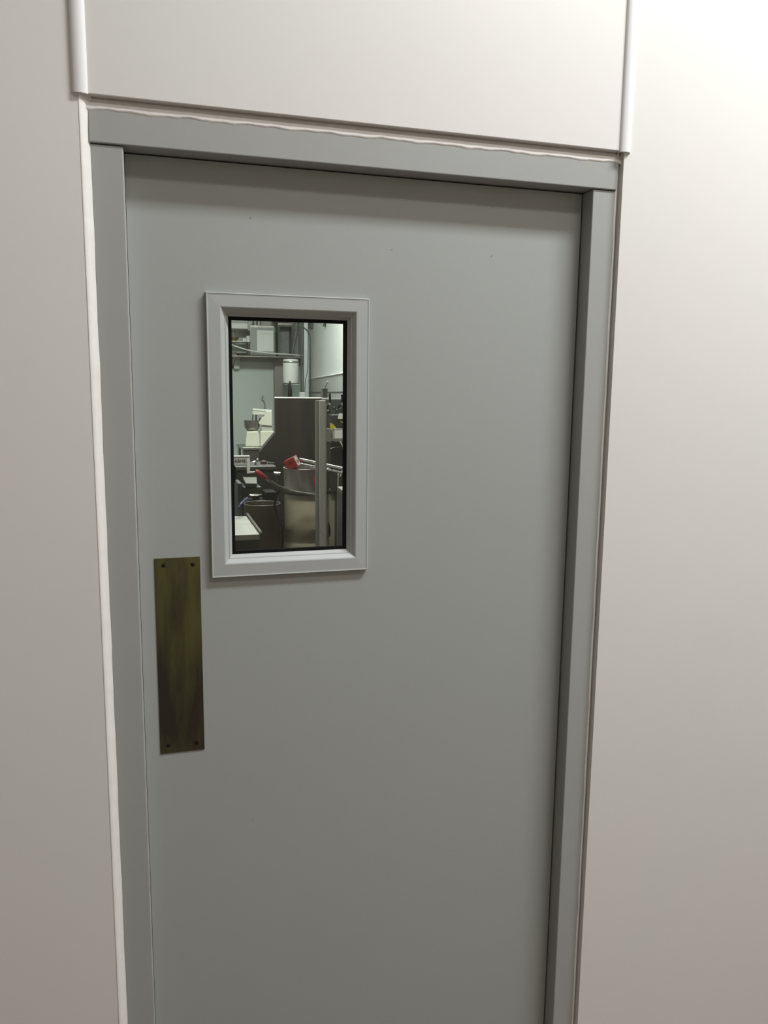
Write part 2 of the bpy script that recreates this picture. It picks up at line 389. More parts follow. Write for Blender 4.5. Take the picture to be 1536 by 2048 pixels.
# steel cabinet with notice
ca = px(500, 650, Ds+.05); cb = px(549, 706, Ds+.05)
cab = thing('wall_cabinet', 'grey steel box cabinet with a white notice on its front, standing on the wall shelf', 'cabinet', ((ca.x+cb.x)/2, ca.y+.16, zs))
obj('body', box(ca.x, cb.x, ca.y, ca.y+0.30, zs, ca.z), STEEL, cab, bevel=0.004)
obj('door', box(ca.x+.01, cb.x-.01, ca.y-.012, ca.y, zs+.02, ca.z-.03), mat('cabinet_grey', (0.30, 0.31, 0.30), 0.5, 0.3, var=.08), cab, bevel=.003)
n0 = px(514, 660, Ds+.03); n1 = px(547, 703, Ds+.03)
notice = obj('notice', box(n0.x, n1.x, ca.y-.0135, ca.y-.0121, n1.z, n0.z), PAPER, label='white paper notice taped to the front of the grey steel cabinet', cat='notice')
obj('header_line', box(n0.x+.04, n1.x-.03, ca.y-.0142, ca.y-.0135, n0.z-.05, n0.z-.042), KGREEN, notice)
# second dark cabinet to its right
da = px(556, 646, Ds+.12); db = px(586, 707, Ds+.12)
c2 = thing('wall_cabinet', 'dark open steel cabinet on the shelf, right of the one with the notice', 'cabinet', ((da.x+db.x)/2, da.y+.12, zs))
obj('body', loops([(da.x, db.x, zs, da.z, da.y+.22), (da.x, db.x, zs, da.z, da.y), (da.x+.02, db.x-.02, zs+.02, da.z-.05, da.y), (da.x+.02, db.x-.02, zs+.02, da.z-.05, da.y+.2)]), DGREEN, c2)
obj('back_panel', box(da.x, db.x, da.y+.2, da.y+.22, zs, da.z), mat('mid_grey', (.3, .32, .31), .5, .2, var=.3, scale=6), c2)
obj('top_rail', box(da.x-.005, db.x+.01, da.y-.012, da.y, da.z-.03, da.z+.005), STEEL, c2, bevel=.003)
# shiny pots on the cabinet
for i, (x0, x1) in enumerate(((498, 507), (507.5, 514), (514.5, 523))):
    p0 = px(x0, 650, Ds+.12); p1 = px(x1-.6, 650, Ds+.12); r_ = (p1.x-p0.x)/2*.94; z0 = ca.z; cx_ = (p0.x+p1.x)/2+0.0
    
    zt = z0+.16
    obj('steel_pot', lathe((cx_, ca.y+.1), [(r_*.92, z0), (r_, z0+.01), (r_, zt), (r_*1.04, zt), (r_*1.04, zt+.006), (r_*.94, zt+.006), (r_*.93, z0+.02), (0, z0+.02)], 28), BRIGHT, smooth=True,
        label=('leftmost of the three shiny steel pots on the cabinet', 'middle, narrowest of the three shiny steel pots on the cabinet', 'rightmost of the three shiny steel pots on the cabinet')[i], cat='pot', group='shiny pots on the cabinet')
# dark appliance on top of the right cabinet
ap = px(527, 640, Ds+.12); aq = px(580, 648, Ds+.12)
obj('pan_box', box(px(550, 640, Ds).x, aq.x, ap.y, ap.y+.18, da.z+.0055, da.z+.15), DARK, bevel=.01, label='dark pan box on top of the open steel cabinet', cat='box')
# left: upper rack with white box, scale pan, boxes
ra = px(452, 681, Ds+.06); rb = px(497, 681, Ds+.06)
rack = thing('shelf_riser', 'small steel riser rack standing at the left end of the wall shelf', 'rack', ((ra.x+rb.x)/2, ra.y+.12, zs))
obj('top_board', box(ra.x, rb.x+.02, ra.y, ra.y+.26, ra.z-.014, ra.z), BRIGHT, rack, bevel=.002)
for x in (ra.x+.004, rb.x+.006):
    for y in (ra.y+.01, ra.y+.24): obj('leg', tube([(x, y, zs), (x, y, ra.z-.014)], .007, 8), STEEL, rack)
ga = px(459, 672, Ds+.12); gb = px(484, 672, Ds+.12); gc = ((ga.x+gb.x)/2-.02, ra.y+.12)
gz = ra.z; ztop = px(469, 661, Ds+.12).z
sc = thing('brass_scale', 'brass bowl on a small pedestal with a knobbed stem, on the riser rack', 'scale', (gc[0], gc[1], gz))
obj('bowl', lathe(gc, [(.03, gz), (.035, gz+.008), (.055, gz+.02), (.075, gz+.05), (.078, gz+.052), (.07, gz+.05), (.05, gz+.026), (0, gz+.02)], 24), GOLD, sc, smooth=True)
obj('stem', tube([(gc[0], gc[1], gz+.021), (gc[0], gc[1], ztop-.02)], .008, 8), BRIGHT, sc, smooth=True)
obj('knob', lathe(gc, [(.006, ztop-.022), (.022, ztop-.008), (.02, ztop), (0, ztop+.004)], 16), BRIGHT, sc, smooth=True)
for (x0, y0, x1, lab) in ((485, 676, 492.5, 'low white box on the riser rack beside the brass bowl'), (493, 671.5, 503, 'taller white box at the right end of the riser rack')):
    p0 = px(x0, y0, Ds+.1); p1 = px(x1, y0, Ds+.1)
    obj('white_box', box(p0.x, p1.x, p0.y, p0.y+.1, ra.z, p0.z), WHITE, bevel=.003, label=lab, cat='box', group='white boxes on the riser rack')
# white wall unit above
p0 = px(452, 645, Ds+.05); p1 = px(496, 658, Ds+.05)
u = thing('wall_unit', 'long white box unit mounted on the wall above the riser rack', 'appliance', ((p0.x+p1.x)/2, p0.y+.18, p1.z))
obj('housing', box(p0.x, p1.x, p0.y, KY, p1.z, p0.z), WHITE, u, bevel=.01)
obj('end_cap', box(p1.x, p1.x+.045, p0.y+.02, KY, p1.z-.02, p0.z+.03), KGREY, u, bevel=.006)
obj('top_cover', box(p0.x, p1.x, p0.y+.02, KY, p0.z+.001, p0.z+.06), KGREY, u, bevel=.004)
# dark backing item under the unit
q0 = px(462, 712, Ds+.1)
# drooping white hose
hose = [px(455, 686, Ds-.1), px(470, 692, Ds-.08), px(500, 701, Ds-.06), px(540, 706.5, Ds-.04), px(580, 709, Ds-.03), px(606, 711, Ds-.02)]
obj('white_hose', tube(smoothpath(hose), .010, 8), WHITE, smooth='all', label='thin white hose sagging along the front of the wall shelf', cat='hose')
# shelf clutter, left end
for (x0, y0, x1, m_, lab) in ((458, 703, 474, STEEL, 'low steel tray at the left end of the wall shelf'), (475, 706, 495, DARK, 'flat dark tray on the wall shelf under the riser rack')):
    p0 = px(x0, y0, Ds+.02); p1 = px(x1, y0, Ds+.02)
    w2 = p1.x-p0.x
    V, Fs = loops([(p0.x+.02, p1.x-.02, p0.y+.05, p0.y+.16, 0)]); 
    z0 = zs; z1 = p0.z
    def zl(x0, x1, y0, y1, z): return [(x0, y0, z), (x1, y0, z), (x1, y1, z), (x0, y1, z)]
    Ls = [zl(p0.x+.015, p1.x-.015, p0.y+.015, p0.y+.2, z0), zl(p0.x, p1.x, p0.y, p0.y+.215, z1), zl(p0.x+.006, p1.x-.006, p0.y+.006, p0.y+.209, z1), zl(p0.x+.02, p1.x-.02, p0.y+.02, p0.y+.195, z0+.004)]
    V = sum(Ls, []); Fs = [(0, 1, 2, 3), (12, 13, 14, 15)]+[(i*4+k, i*4+(k+1) % 4, (i+1)*4+(k+1) % 4, (i+1)*4+k) for i in range(3) for k in range(4)]
    obj('tray', (V, Fs), m_, label=lab, cat='tray')
# dispenser under the shelf
p0 = px(468, 714, D_-.12); p1 = px(480, 738, D_-.12)
t = thing('wall_dispenser', 'white dispenser with a grey body on the pale green wall under the shelf', 'dispenser', ((p0.x+p1.x)/2, KY-.06, p1.z))
obj('body', box(p0.x, p1.x, KY-.10, KY, p1.z, p0.z-.03), KGREEN, t, bevel=.012)
obj('lid', box(p0.x-.003, p1.x+.003, KY-.115, KY, p0.z-.03, p0.z), WHITE, t, bevel=.006)
obj('backplate', box(p0.x-.035, p0.x, KY-.03, KY, p1.z+.01, p0.z), DGREEN, t, bevel=.003)
p0 = px(460, 712, D_-.1); p1 = px(465.5, 725, D_-.1)
obj('wall_box', box(p0.x, p1.x, KY-.08, KY, p1.z, p0.z), WHITE, bevel=.005, label='small white box fixed to the wall left of the dispenser', cat='box')
struct('trim_14', box(px(470, 722, D_).x, px(549, 722, D_).x, KY-.012, KY, px(500, 723.5, D_).z, px(500, 712, D_).z), KGREY)
# utensils hanging at the right end of the shelf
for i, x in enumerate((584, 592, 601)):
    p = px(x, 714, Ds+.03); l_ = (.07, .1, .08)[i]
    o = join(tube([(p.x, p.y, zs-.03), (p.x, p.y, zs-.03-l_)], .006, 6), tube([(p.x-.03, p.y, zs-.04-l_), (p.x+.03, p.y, zs-.03-l_)], .012, 6))
    obj('hanging_utensil', o, DARK, label=('leftmost of the dark utensils hanging below the shelf end', 'middle of the dark utensils hanging below the shelf end', 'rightmost of the dark utensils hanging below the shelf end')[i], cat='utensil', group='utensils hanging from the shelf')
# white tank on the grey machine in the corner
Dt = 10.75
p0 = px(568, 718, Dt); p1 = px(601, 768, Dt); R_ = (p1.x-p0.x)/2; c = ((p0.x+p1.x)/2, p0.y+R_)
m0 = px(570, 766, Dt); m1 = px(600, 880, Dt)
mc = thing('corner_cabinet', 'dark green-grey cabinet carrying the white tank in the corner', 'cabinet', (c[0], c[1], 0))
obj('body', box(m0.x, m1.x, c[1]-R_*.95, c[1]+R_*.9, .12, m0.z), DARK, mc, bevel=.01)
for sx in (m0.x+.03, m1.x-.03):
    for sy in (c[1]-.1, c[1]+.1): obj('leg', tube([(sx, sy, 0), (sx, sy, .12)], .02, 8), DARK, mc)
tk = thing('white_tank', 'upright white cylinder tank on the dark cabinet in the corner', 'tank', (c[0], c[1], m0.z))
zt = p0.z
obj('shell', lathe(c, [(R_*.9, m0.z), (R_*.96, m0.z+.02), (R_*.96, zt-.03), (R_*.9, zt), (0, zt+.01)], 36), WHITE, tk, smooth=True)
obj('band', lathe(c, [(R_*.965, zt-.05), (R_*.985, zt-.045), (R_*.985, zt-.03), (R_*.965, zt-.025)], 36), STEEL, tk, smooth=True)
# black bottle in front
bp = px(579, 793, 9.0); 
# ---- pipes in the corner
def pipe(pts, r, lab, D=10.2, m=PIPE, name='wall_pipe'):
    P = smoothpath([px(x, y, D) for x, y in pts], 6)
    return obj(name, tube(P, r*.7, 10), m, smooth='all', label=lab, cat='pipe')
pipe([(580, 620), (583, 640), (589, 655), (597, 667), (601.5, 676), (602.5, 700), (602.5, 760), (602.5, 860)], .011, 'black pipe bending down behind the end of the wall shelf', 9.9)
pipe([(607, 600), (607, 680), (606.5, 760), (606.5, 860)], .007, 'thin straight grey pipe, left of the white duct strip', 10.3)
pipe([(596, 652), (605, 654), (614, 661), (619, 670), (620.5, 684), (620.5, 760), (620, 860)], .013, 'black pipe with an arched top, nearest the white angled wall', 9.9)
pipe([(616, 600), (616, 680), (615, 740), (610, 770), (610, 860)], .006, 'thin pipe running down beside the arched black pipe', 10.2)
dd = px(612, 640, 10.45)
obj('pipe_cover', box(px(608, 640, 10.45).x, px(617, 640, 10.45).x, dd.y, dd.y+.06, 0, KC), mat('pale_blue_grey', (.50, .51, .54), .5, var=.05), bevel=.006, label='pale upright pipe cover in the corner behind the arched pipe', cat='cover')
dA = px(594, 640, 10.9); dB = px(591.5, 668, 10.9); dC = px(584.5, 707, 10.9)
obj('hanging_duct', tube([Vector((dA.x, dA.y, KC)), dA, dB, dC], [.035, .035, .03, .014], 12), DGREEN, smooth=True, label='dark tapering duct coming down to the right end of the wall shelf', cat='duct')
# hooked items at the top of the angled wall
q = onwall(650, 640); q2 = onwall(650, 652)
obj('wall_bracket', join(box(q.x-.01, q.x+.012, q.y-.06, q.y+.02, q2.z, q2.z+.25), box(q.x-.035, q.x+.012, q.y-.06, q.y-.04, q2.z-.01, q2.z+.02)), DARK, label='small dark bracket on the white angled wall', cat='bracket')
q = onwall(623.5, 640); q2 = onwall(623.5, 658)
obj('wall_speaker', box(q.x-.04, q.x+.06, q.y-.10, q.y+.05, q2.z, q2.z+.35), DGREEN, bevel=.008, label='grey box fixed high on the wall right of the arched pipe', cat='box')

# ---- big steel machine in the middle
Dm = 7.0
nv = along(550)
Q = rp([(550, 793.5), (656, 797.5), (656, 1000), (517, 1000), (518, 905), (550.5, 866)], Dm, 550)
zt = (Q[0].z+Q[1].z)/2
for i_ in (2, 3): Q[i_].z = 0
Q[0].z = Q[1].z = zt-.012
mach = thing('steel_cabinet', 'tall dull steel cabinet with a sloping left flank in the middle of the kitchen', 'machine', ((Q[2].x+Q[3].x)/2, Q[2].y+.25, 0))
obj('body', prism(Q, nv*.5), DSTEEL, mach, bevel=.006)
hx = (Q[1]-Q[0]).normalized()
tp = [Q[0]-hx*.006-nv*.008, Q[1]+hx*.006-nv*.008, Q[1]+hx*.006+nv*.508, Q[0]-hx*.006+nv*.508]
obj('top', prism(tp, (0, 0, .012)), STEEL, mach, bevel=.003)
for x in (556.5, 601):
    q_ = rp([(x-.4, 806), (x+.4, 806), (x+.4, 1000), (x-.4, 1000)], Dm, 550, -.003); obj('seam', prism(q_, nv*.004), DARK, mach)
# small dark box on it, with an antenna
m0 = Q[1]; p0, p1 = rp([(645.5, 776), (656, 800)], Dm, 550, .05); m0 = Vector((p0.x, min(p0.y, p1.y)+.01, 0))
k = thing('control_box', 'small upright dark grey box standing on the right end of the steel cabinet', 'box', ((p0.x+p1.x)/2, m0.y+.05, zt))
obj('casing', box(p0.x, p1.x, m0.y+.0, m0.y+.09, zt, p0.z), mat('mid_dark', (.11, .11, .10), .5, .1, var=.1), k, bevel=.006)
obj('antenna', tube([(p0.x+.03, m0.y+.05, p0.z), (p0.x+.055, m0.y+.05, p0.z+.05)], .003, 6), DARK, k)
obj('antenna_tip', lathe((p0.x+.056, m0.y+.05), [(0.001, p0.z+.046), (.009, p0.z+.055), (.001, p0.z+.066)], 10), WHITE, k, smooth=True)
# bottles and boxes standing behind the steel cabinet's top edge
Db = 8.4
tb = px(568, 797, Db)
tbl = thing('back_table', 'steel bench hidden behind the steel cabinet, bottles on it', 'table', (tb.x+.15, tb.y+.1, 0))
tx0 = px(566, 800, Db).x; tx1 = px(612, 800, Db).x; ty = tb.y
obj('tabletop', box(tx0, tx1, ty, ty+.4, tb.z-.04, tb.z), STEEL, tbl, bevel=.004)
for x in (tx0+.03, tx1-.03):
    for y in (ty+.03, ty+.37): obj('leg', tube([(x, y, 0), (x, y, tb.z-.04)], .018, 8), STEEL, tbl)
def bottle(cx_, cy_, z0, r, h, lab, m_=BLACK):
    t = thing('bottle', lab, 'bottle', (cx_, cy_, z0))
    obj('body', lathe((cx_, cy_), [(r*.9, z0), (r, z0+.006), (r, z0+h*.55), (r*.4, z0+h*.75), (r*.36, z0+h*.92)], 18), m_, t, smooth=True)
    obj('cap', lathe((cx_, cy_), [(r*.45, z0+h*.92), (r*.45, z0+h), (0, z0+h)], 14), DARK, t, smooth=True)
c = px(580, 790, Db+.1); bottle(c.x, c.y, tb.z, .022, px(579, 762, Db+.1).z-tb.z, 'black bottle standing on the bench behind the steel cabinet')
p0 = px(569, 768, Db+.2); p1 = px(576, 790, Db+.2)
obj('dark_canister', box(p0.x, p1.x, p0.y, p0.y+.1, tb.z, p0.z), DARK, bevel=.008, label='dark canister left of the black bottle behind the steel cabinet', cat='canister')
p0 = px(585, 768, Db+.2); p1 = px(600, 790, Db+.2)
obj('grey_crate', box(p0.x, p1.x, p0.y, p0.y+.12, tb.z, p0.z), DGREEN, bevel=.006, label='grey-green crate right of the black bottle', cat='crate')
p0 = px(602, 785, Db+.05); p1 = px(613, 790, Db+.05)
obj('small_box', box(p0.x, min(p1.x, tx1), p0.y, p0.y+.1, tb.z, p0.z), KGREY, bevel=.004, label='low grey box at the foot of the pipes, right of the grey-green crate', cat='box')

# ---- upright aluminium profile in front
Dp = 4.6
p0 = px(633.5, 801, Dp); p1 = px(654.5, 801, Dp)
post = thing('support_post', 'tall pale grey upright profile in front of the cream machine', 'post', ((p0.x+p1.x)/2, p0.y+.03, 0))
wv = p1.x-p0.x
obj('face', box(p0.x+wv*.28, p1.x-wv*.14, p0.y, p0.y+.05, 0.012, p0.z), PROFILE, post, bevel=.003)
obj('flange', box(p0.x, p0.x+wv*.279, p0.y+.02, p0.y+.05, 0.012, p0.z), mat('flange_grey', (.33, .33, .31), .5, .3, var=.1), post, bevel=.002)
obj('flange', box(p1.x-wv*.139, p1.x, p0.y+.015, p0.y+.05, .7, p0.z-.02), PROFILE, post, bevel=.002)
obj('foot_plate', box(p0.x-.04, p1.x+.04, p0.y-.03, p0.y+.08, 0, .012), STEEL, post)

# ---- cream machine with steel drum
Dk = 5.6
kx0 = px(569.5, 1030, Dk); kx1 = px(656, 1030, Dk); Rk = (kx1.x-kx0.x)/2; kc = ((kx0.x+kx1.x)/2, kx0.y)
zdb = px(600, 985, Dk-Rk*.7).z; zdt = px(600, 939, Dk-Rk*.9).z
kt = thing('drum_machine', 'cream cylindrical machine with a stainless drum and red-gripped lever', 'machine', (kc[0], kc[1], 0))
zcb = px(600, 1060, Dk-Rk).z
obj('column', lathe(kc, [(Rk*1.0, zcb-.02), (Rk*1.0, zdb-.03), (Rk*.97, zdb-.01)], 48), CREAM, kt, smooth=True)
obj('base', lathe(kc, [(Rk*1.02, .0), (Rk*1.04, .03), (Rk*1.04, zcb-.16), (Rk*1.05, zcb-.14), (Rk*1.02, zcb-.10), (Rk*1.0, zcb-.02)], 48), CREAM, kt, smooth=True)
obj('splash_skirt', lathe(kc, [(Rk*1.09, zcb-.07), (Rk*1.09, zcb-.02), (Rk*1.04, zcb+.02), (Rk*1.0, zcb+.025)], 48), CLEAR, kt, smooth=True, label='clear plastic skirt round the base')
obj('rim_ring', lathe(kc, [(Rk*1.0, zdb-.02), (Rk*1.12, zdb-.015), (Rk*1.14, zdb), (Rk*1.1, zdb+.008), (Rk*1.0, zdb+.01)], 48), DARK, kt, smooth=True)
obj('drum', lathe(kc, [(Rk*1.02, zdb+.005), (Rk*1.02, zdt-.006), (Rk*1.04, zdt), (Rk*1.0, zdt+.001), (Rk*.98, zdt-.01), (Rk*.98, zdb+.05), (0, zdb+.05)], 48), STEEL, kt, smooth=True)
lev = tube([px(556, 960, Dk-.22), px(566, 965, Dk-.2), px(585, 972, Dk-.24), px(620, 978, Dk-.28)], [.007, .012, .008, .006], 10)
lv = obj('lever', tube([px(530, 955, Dk-.28), px(541, 962, Dk-.27), px(556, 974, Dk-.25), px(566, 978, Dk-.22), px(590, 983, Dk-.235), px(632, 990, Dk-.24)], [.009, .009, .014, .016, .008, .008], 10), STEEL, kt, smooth=True, label='steel lever with a red grip')
obj('grip', tube([px(510.5, 942, Dk-.30), px(514, 944, Dk-.30), px(524, 951, Dk-.29), px(530.5, 956, Dk-.28)], [.010, .017, .018, .013], 12), RED, lv, smooth=True, label='red rubber grip')
obj('ferrule', tube([px(530, 955.5, Dk-.28), px(540, 962, Dk-.27)], .0125, 12), BRIGHT, lv, smooth=True)
rd = px(633, 962, Dk-Rk*1.02)
obj('red_button', tube([(rd.x, rd.y+.03, rd.z), (rd.x, rd.y-.003, rd.z)], .026, 16), RED, kt, smooth=True)
st = px(586, 1003, Dk-Rk*.95)
cab_ = smoothpath([px(568, 975, Dk-.20), px(556, 985, Dk-.24), px(550, 1003, Dk-.26), px(552, 1022, Dk-.28), px(560, 1045, Dk-.30), px(566, 1062, Dk-.32), px(565, 1100, Dk-.32), Vector((px(565, 1110, Dk-.32).x, px(565, 1110, Dk-.32).y, .012))])
obj('power_cable', tube(cab_, .0085, 8), BLACK, kt, smooth='all', label='black cable hanging in a bow')
# red carton on the drum's edge
rc = px(585, 930, Dk-.02)
gut = thing('red_carton', 'small red carton with a white end label tilted in the steel drum', 'carton', (rc.x, rc.y, zdb+.05))
def rbox(c, sx, sy, sz, rot):
    V, Fs = box(-sx/2, sx/2, -sy/2, sy/2, -sz/2, sz/2)
    Rm = rot.to_matrix() if hasattr(rot, 'to_matrix') else rot
    return [Rm @ Vector(v)+Vector(c) for v in V], Fs
from mathutils import Euler
E1 = Euler((math.radians(12), math.radians(-26), math.radians(-38)))
cc = Vector(px(585, 926, Dk-.05))
obj('box', rbox(cc, .082, .07, .074, E1), RED, gut, bevel=.003)
Rm = E1.to_matrix()
obj('end_label', rbox(cc+Rm @ Vector((.0415, 0, 0)), .0012, .045, .066, E1), WHITE, gut)
obj('label_print', ([Rm @ (Vector(v))+cc+Rm @ Vector((.0428, 0, -.005)) for v in [(a_[1], a_[0], a_[2]) for a_ in torus((0, 0, 0), .010, .0025)[0]]], torus((0, 0, 0), .010, .0025)[1]), DARK, gut)
obj('flap_mark', rbox(cc+Rm @ Vector((0, -.0355, .012)), .03, .0012, .018, E1), mat('dark_red', (.2, .01, .01), .5, var=.1), gut)
obj('support_block', box(rc.x-.03, rc.x+.03, rc.y-.03, rc.y+.03, zdb+.05, cc.z-.035), RED, gut)
# bright steel bars lying across the drum and on to the right-hand unit
for k_, (dy, dz, rr, lab) in enumerate(((0, 0, .011, 'upper of the two bright steel rods lying over the drum'), (-.04, -.028, .008, 'lower, thinner of the two bright steel rods over the drum'))):
    a_ = px(600, 919, Dk-.02); b_ = px(702, 941, Dk-.35)
    obj('steel_rod', tube([a_+Vector((0, dy, dz)), b_+Vector((0, dy, dz*.9))], rr, 12), BRIGHT, smooth=True, label=lab, cat='rod', group='bright rods over the drum')

# ---- table with stand mixer (left)
Dx = 10.3
a_ = px(484, 895, Dx); b_ = px(545, 895, Dx); zt = a_.z
mt = thing('steel_table', 'steel table under the ivory stand mixer', 'table', ((a_.x+b_.x)/2, a_.y+.3, 0))
obj('tabletop', box(a_.x, b_.x+.1, a_.y, a_.y+.62, zt-.03, zt), STEEL, mt, bevel=.004)
obj('front_panel', box(a_.x+.02, b_.x+.1, a_.y+.02, a_.y+.04, zt-.35, zt-.03), DSTEEL, mt)
for x in (a_.x+.03, b_.x+.06):
    for y in (a_.y+.04, a_.y+.56): obj('leg', tube([(x, y, 0), (x, y, zt-.03)], .02, 10), STEEL, mt, smooth=True)
mx = thing('stand_mixer', 'ivory stand mixer with a steel bowl on the steel table by the green wall', 'mixer', (px(525, 893, Dx+.25).x, px(525, 893, Dx+.25).y, zt))
Dq = Dx+.15
def zp(x, y, D=Dq): return px(x, y, D)
def prof(pts, D, depth, flip=0): return prism(rp(pts, D, 500), along(500)*depth)
zb = zt
def fixz(vf, thr):
    V, Fs = vf; return [Vector((v[0], v[1], zb if v[2] < thr else v[2])) for v in V], Fs
obj('pedestal', fixz(prof([(493, 863), (516, 862), (519, 870), (520, 894), (490.5, 894), (492, 875)], Dq, .24), zt+.02), CREAM2, mx, bevel=.012)
obj('motor_base', fixz(prof([(520.5, 862), (548, 862), (552, 894), (520.5, 894)], Dq+.02, .22), zt+.02), CREAM2, mx, bevel=.008)
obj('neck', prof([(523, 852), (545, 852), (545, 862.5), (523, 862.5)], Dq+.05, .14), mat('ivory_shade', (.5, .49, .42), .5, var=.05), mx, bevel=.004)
obj('head', prof([(531, 822), (544, 822), (544, 852), (520, 850), (517, 846), (524, 834), (528, 833)], Dq+.02, .2), CREAM2, mx, bevel=.008)
obj('arm', prof([(505, 821), (531, 822), (530, 830), (505, 829)], Dq+.04, .15), CREAM2, mx, bevel=.006)
obj('top_lid', prof([(505.5, 817), (544, 820), (544, 823), (505.5, 821)], Dq+.03, .17), WHITE, mx, bevel=.003)
a2 = px(487.5, 841, Dq+.1); b2 = px(520, 841, Dq+.1); cb_ = ((a2.x+b2.x)/2, a2.y); rb_ = (b2.x-a2.x)/2; z1 = a2.z; z0 = px(500, 861.5, Dq+.1).z
bw = obj('bowl', lathe(cb_, [(rb_*.45, z0), (rb_*.75, z0+(z1-z0)*.14), (rb_*.93, z0+(z1-z0)*.4), (rb_*.99, z1-.012), (rb_*1.04, z1), (rb_*.96, z1), (rb_*.9, z0+(z1-z0)*.45), (0, z0+.01)], 32), STEEL, mx, smooth=True)
tc_ = px(512, 830, Dq+.1)
obj('hook', tube([(tc_.x, tc_.y, tc_.z), (tc_.x, tc_.y, z1-.02)], .009, 8), DARK, mx)
obj('bowl_guard', tube([px(506, 829, Dq+.06), px(505, 840, Dq+.06)], .006, 6), DARK, mx)
obj('bowl_support', prof([(519, 836), (524, 836), (518, 849), (516, 848)], Dq+.06, .05), DARK, mx)
tq = px(536, 866, Dq+.02)
for x0, x1 in ((531, 534.5), (536, 540)):
    s0 = px(x0, 864.5, Dq+.02); s1 = px(x1, 866, Dq+.02); obj('label_mark', box(s0.x, s1.x, s0.y-.001, s0.y+.002, s1.z, s0.z), DARK, mx)
s = px(534, 872, Dq+.02)
obj('emblem', ([(v[0], v[1], v[2]) for v in torus((s.x, s.y, s.z-.005), .010, .003)[0]], torus((s.x, s.y, s.z), .010, .003)[1]), DARK, mx)
obj('emblem_stem', box(s.x-.002, s.x+.002, s.y-.001, s.y+.002, s.z+.006, s.z+.028), DARK, mx)
# grey cord on the wall above the mixer
obj('dangling_strap', tube(smoothpath([px(526, 791, D_-.02), px(524, 798, D_-.02), px(528, 803, D_-.02), px(530, 812, D_-.02), px(528, 820, D_-.02)]), .008, 8), mat('cord_grey', (.3, .34, .32), .5, var=.1), smooth='all', label='grey cord hanging on the green wall above the mixer', cat='strap')

# ---- sink counter with tap, in front of the steel table
Dc = 6.4
a_ = px(455, 934, Dc); b_ = px(562, 934, Dc); zc = a_.z
ct = thing('sink_counter', 'dark steel sink counter in front of the mixer table', 'counter', ((a_.x+b_.x)/2, a_.y+.25, 0))
obj('worktop', box(a_.x, px(553, 930, Dc).x, a_.y, a_.y+.45, zc-.03, zc), mat('counter_steel', (.10,.10,.09), .45, .5, var=.2), ct, bevel=.004)
obj('front_panel', box(a_.x+.01, px(552, 930, Dc).x, a_.y+.02, a_.y+.44, 0, zc-.03), DARK, ct)
f = px(511, 933, Dc+.15); g_ = px(511, 922, Dc+.15); h_ = px(518, 921, Dc+.15)
tap = thing('tap', 'small chrome tap on the sink counter beside the red grip', 'tap', (f.x, f.y, zc))
obj('spout', tube(smoothpath([(f.x, f.y, zc), (f.x, f.y, g_.z-.01), (f.x+.015, f.y, g_.z+.012), (h_.x, f.y, h_.z)]), .0085, 8), BRIGHT, tap, smooth='all')
obj('handle', tube([(f.x-.02, f.y, zc+.02), (f.x+.0, f.y, zc+.025)], .007, 8), BRIGHT, tap)
for i, (x0, x1, yt, m_, lab) in enumerate(((521, 534, 921, mat('maroon', (.13, .06, .055), .5, var=.3), 'dull maroon pot on the sink counter beside the tap'), (535, 550, 925, DARK, 'low dark pot on the sink counter, right of the maroon one'))):
    p0 = px(x0, yt, Dc+.2); p1 = px(x1, yt, Dc+.2); r_ = (p1.x-p0.x)/2; c = ((p0.x+p1.x)/2, p0.y)
    t = thing('cooking_pot', lab, 'pot', (c[0], c[1], zc))
    h = p0.z-zc
    obj('body', lathe(c, [(r_*.9, zc), (r_, zc+.01), (r_, zc+h*.8)], 24), m_, t, smooth=True)
    obj('lid', lathe(c, [(r_*1.03, zc+h*.8), (r_*.95, zc+h*.86), (r_*.4, zc+h*.97), (0, zc+h)], 24), m_, t, smooth=True)
# ---- platform scale display arm (left edge)
De = 5.9
p0 = px(458, 914.5, De); p1 = px(494, 931, De); q0 = px(500, 914, De); q1 = px(500, 947, De); q2 = px(511, 945, De)
ar = thing('weighing_scale', 'white scale display on a bent arm at the left edge of the window', 'scale', (p0.x, p0.y, 0))
obj('display_housing', box(p0.x, p1.x, p0.y, p0.y+.05, p1.z, p0.z), mat('pale_grey', (.5, .5, .48), .5, var=.05), ar, bevel=.004)
obj('top_strip', box(p0.x, q0.x, p0.y-.004, p0.y+.052, p0.z+.0005, p0.z+.008), WHITE, ar)
obj('arm', box(p1.x, q0.x, p0.y, p0.y+.03, q1.z, p0.z), WHITE, ar, bevel=.003)
obj('spigot', tube([(p1.x, p0.y+.015, q1.z+.006), (q2.x, p0.y+.015, q2.z+.002)], .0075, 10), WHITE, ar, smooth=True)
tt = px(480, 922.5, De)
text('display_text', 'ABMB', (tt.x+.0, p0.y-.002, tt.z), .032, DARK, ar)
mm = px(479, 928, De); obj('display_marks', join(*[box(mm.x-.02+.014*k, mm.x-.012+.014*k, p0.y-.002, p0.y, mm.z-.004, mm.z+.003) for k in range(4)]), WHITE, ar)
obj('stand', tube([(p0.x+.02, p0.y+.10, 0.01), (p0.x+.02, p0.y+.10, p1.z+.03), (p0.x+.02, p0.y+.045, p1.z+.03)], .018, 12), DARK, ar, smooth=True)
obj('stand_base', box(p0.x-.16, p0.x+.055, p0.y-.02, p0.y+.15, 0, .015), DARK, ar, bevel=.004)
bk = px(459, 934, De-.2); bk2 = px(472.5, 968, De-.2)
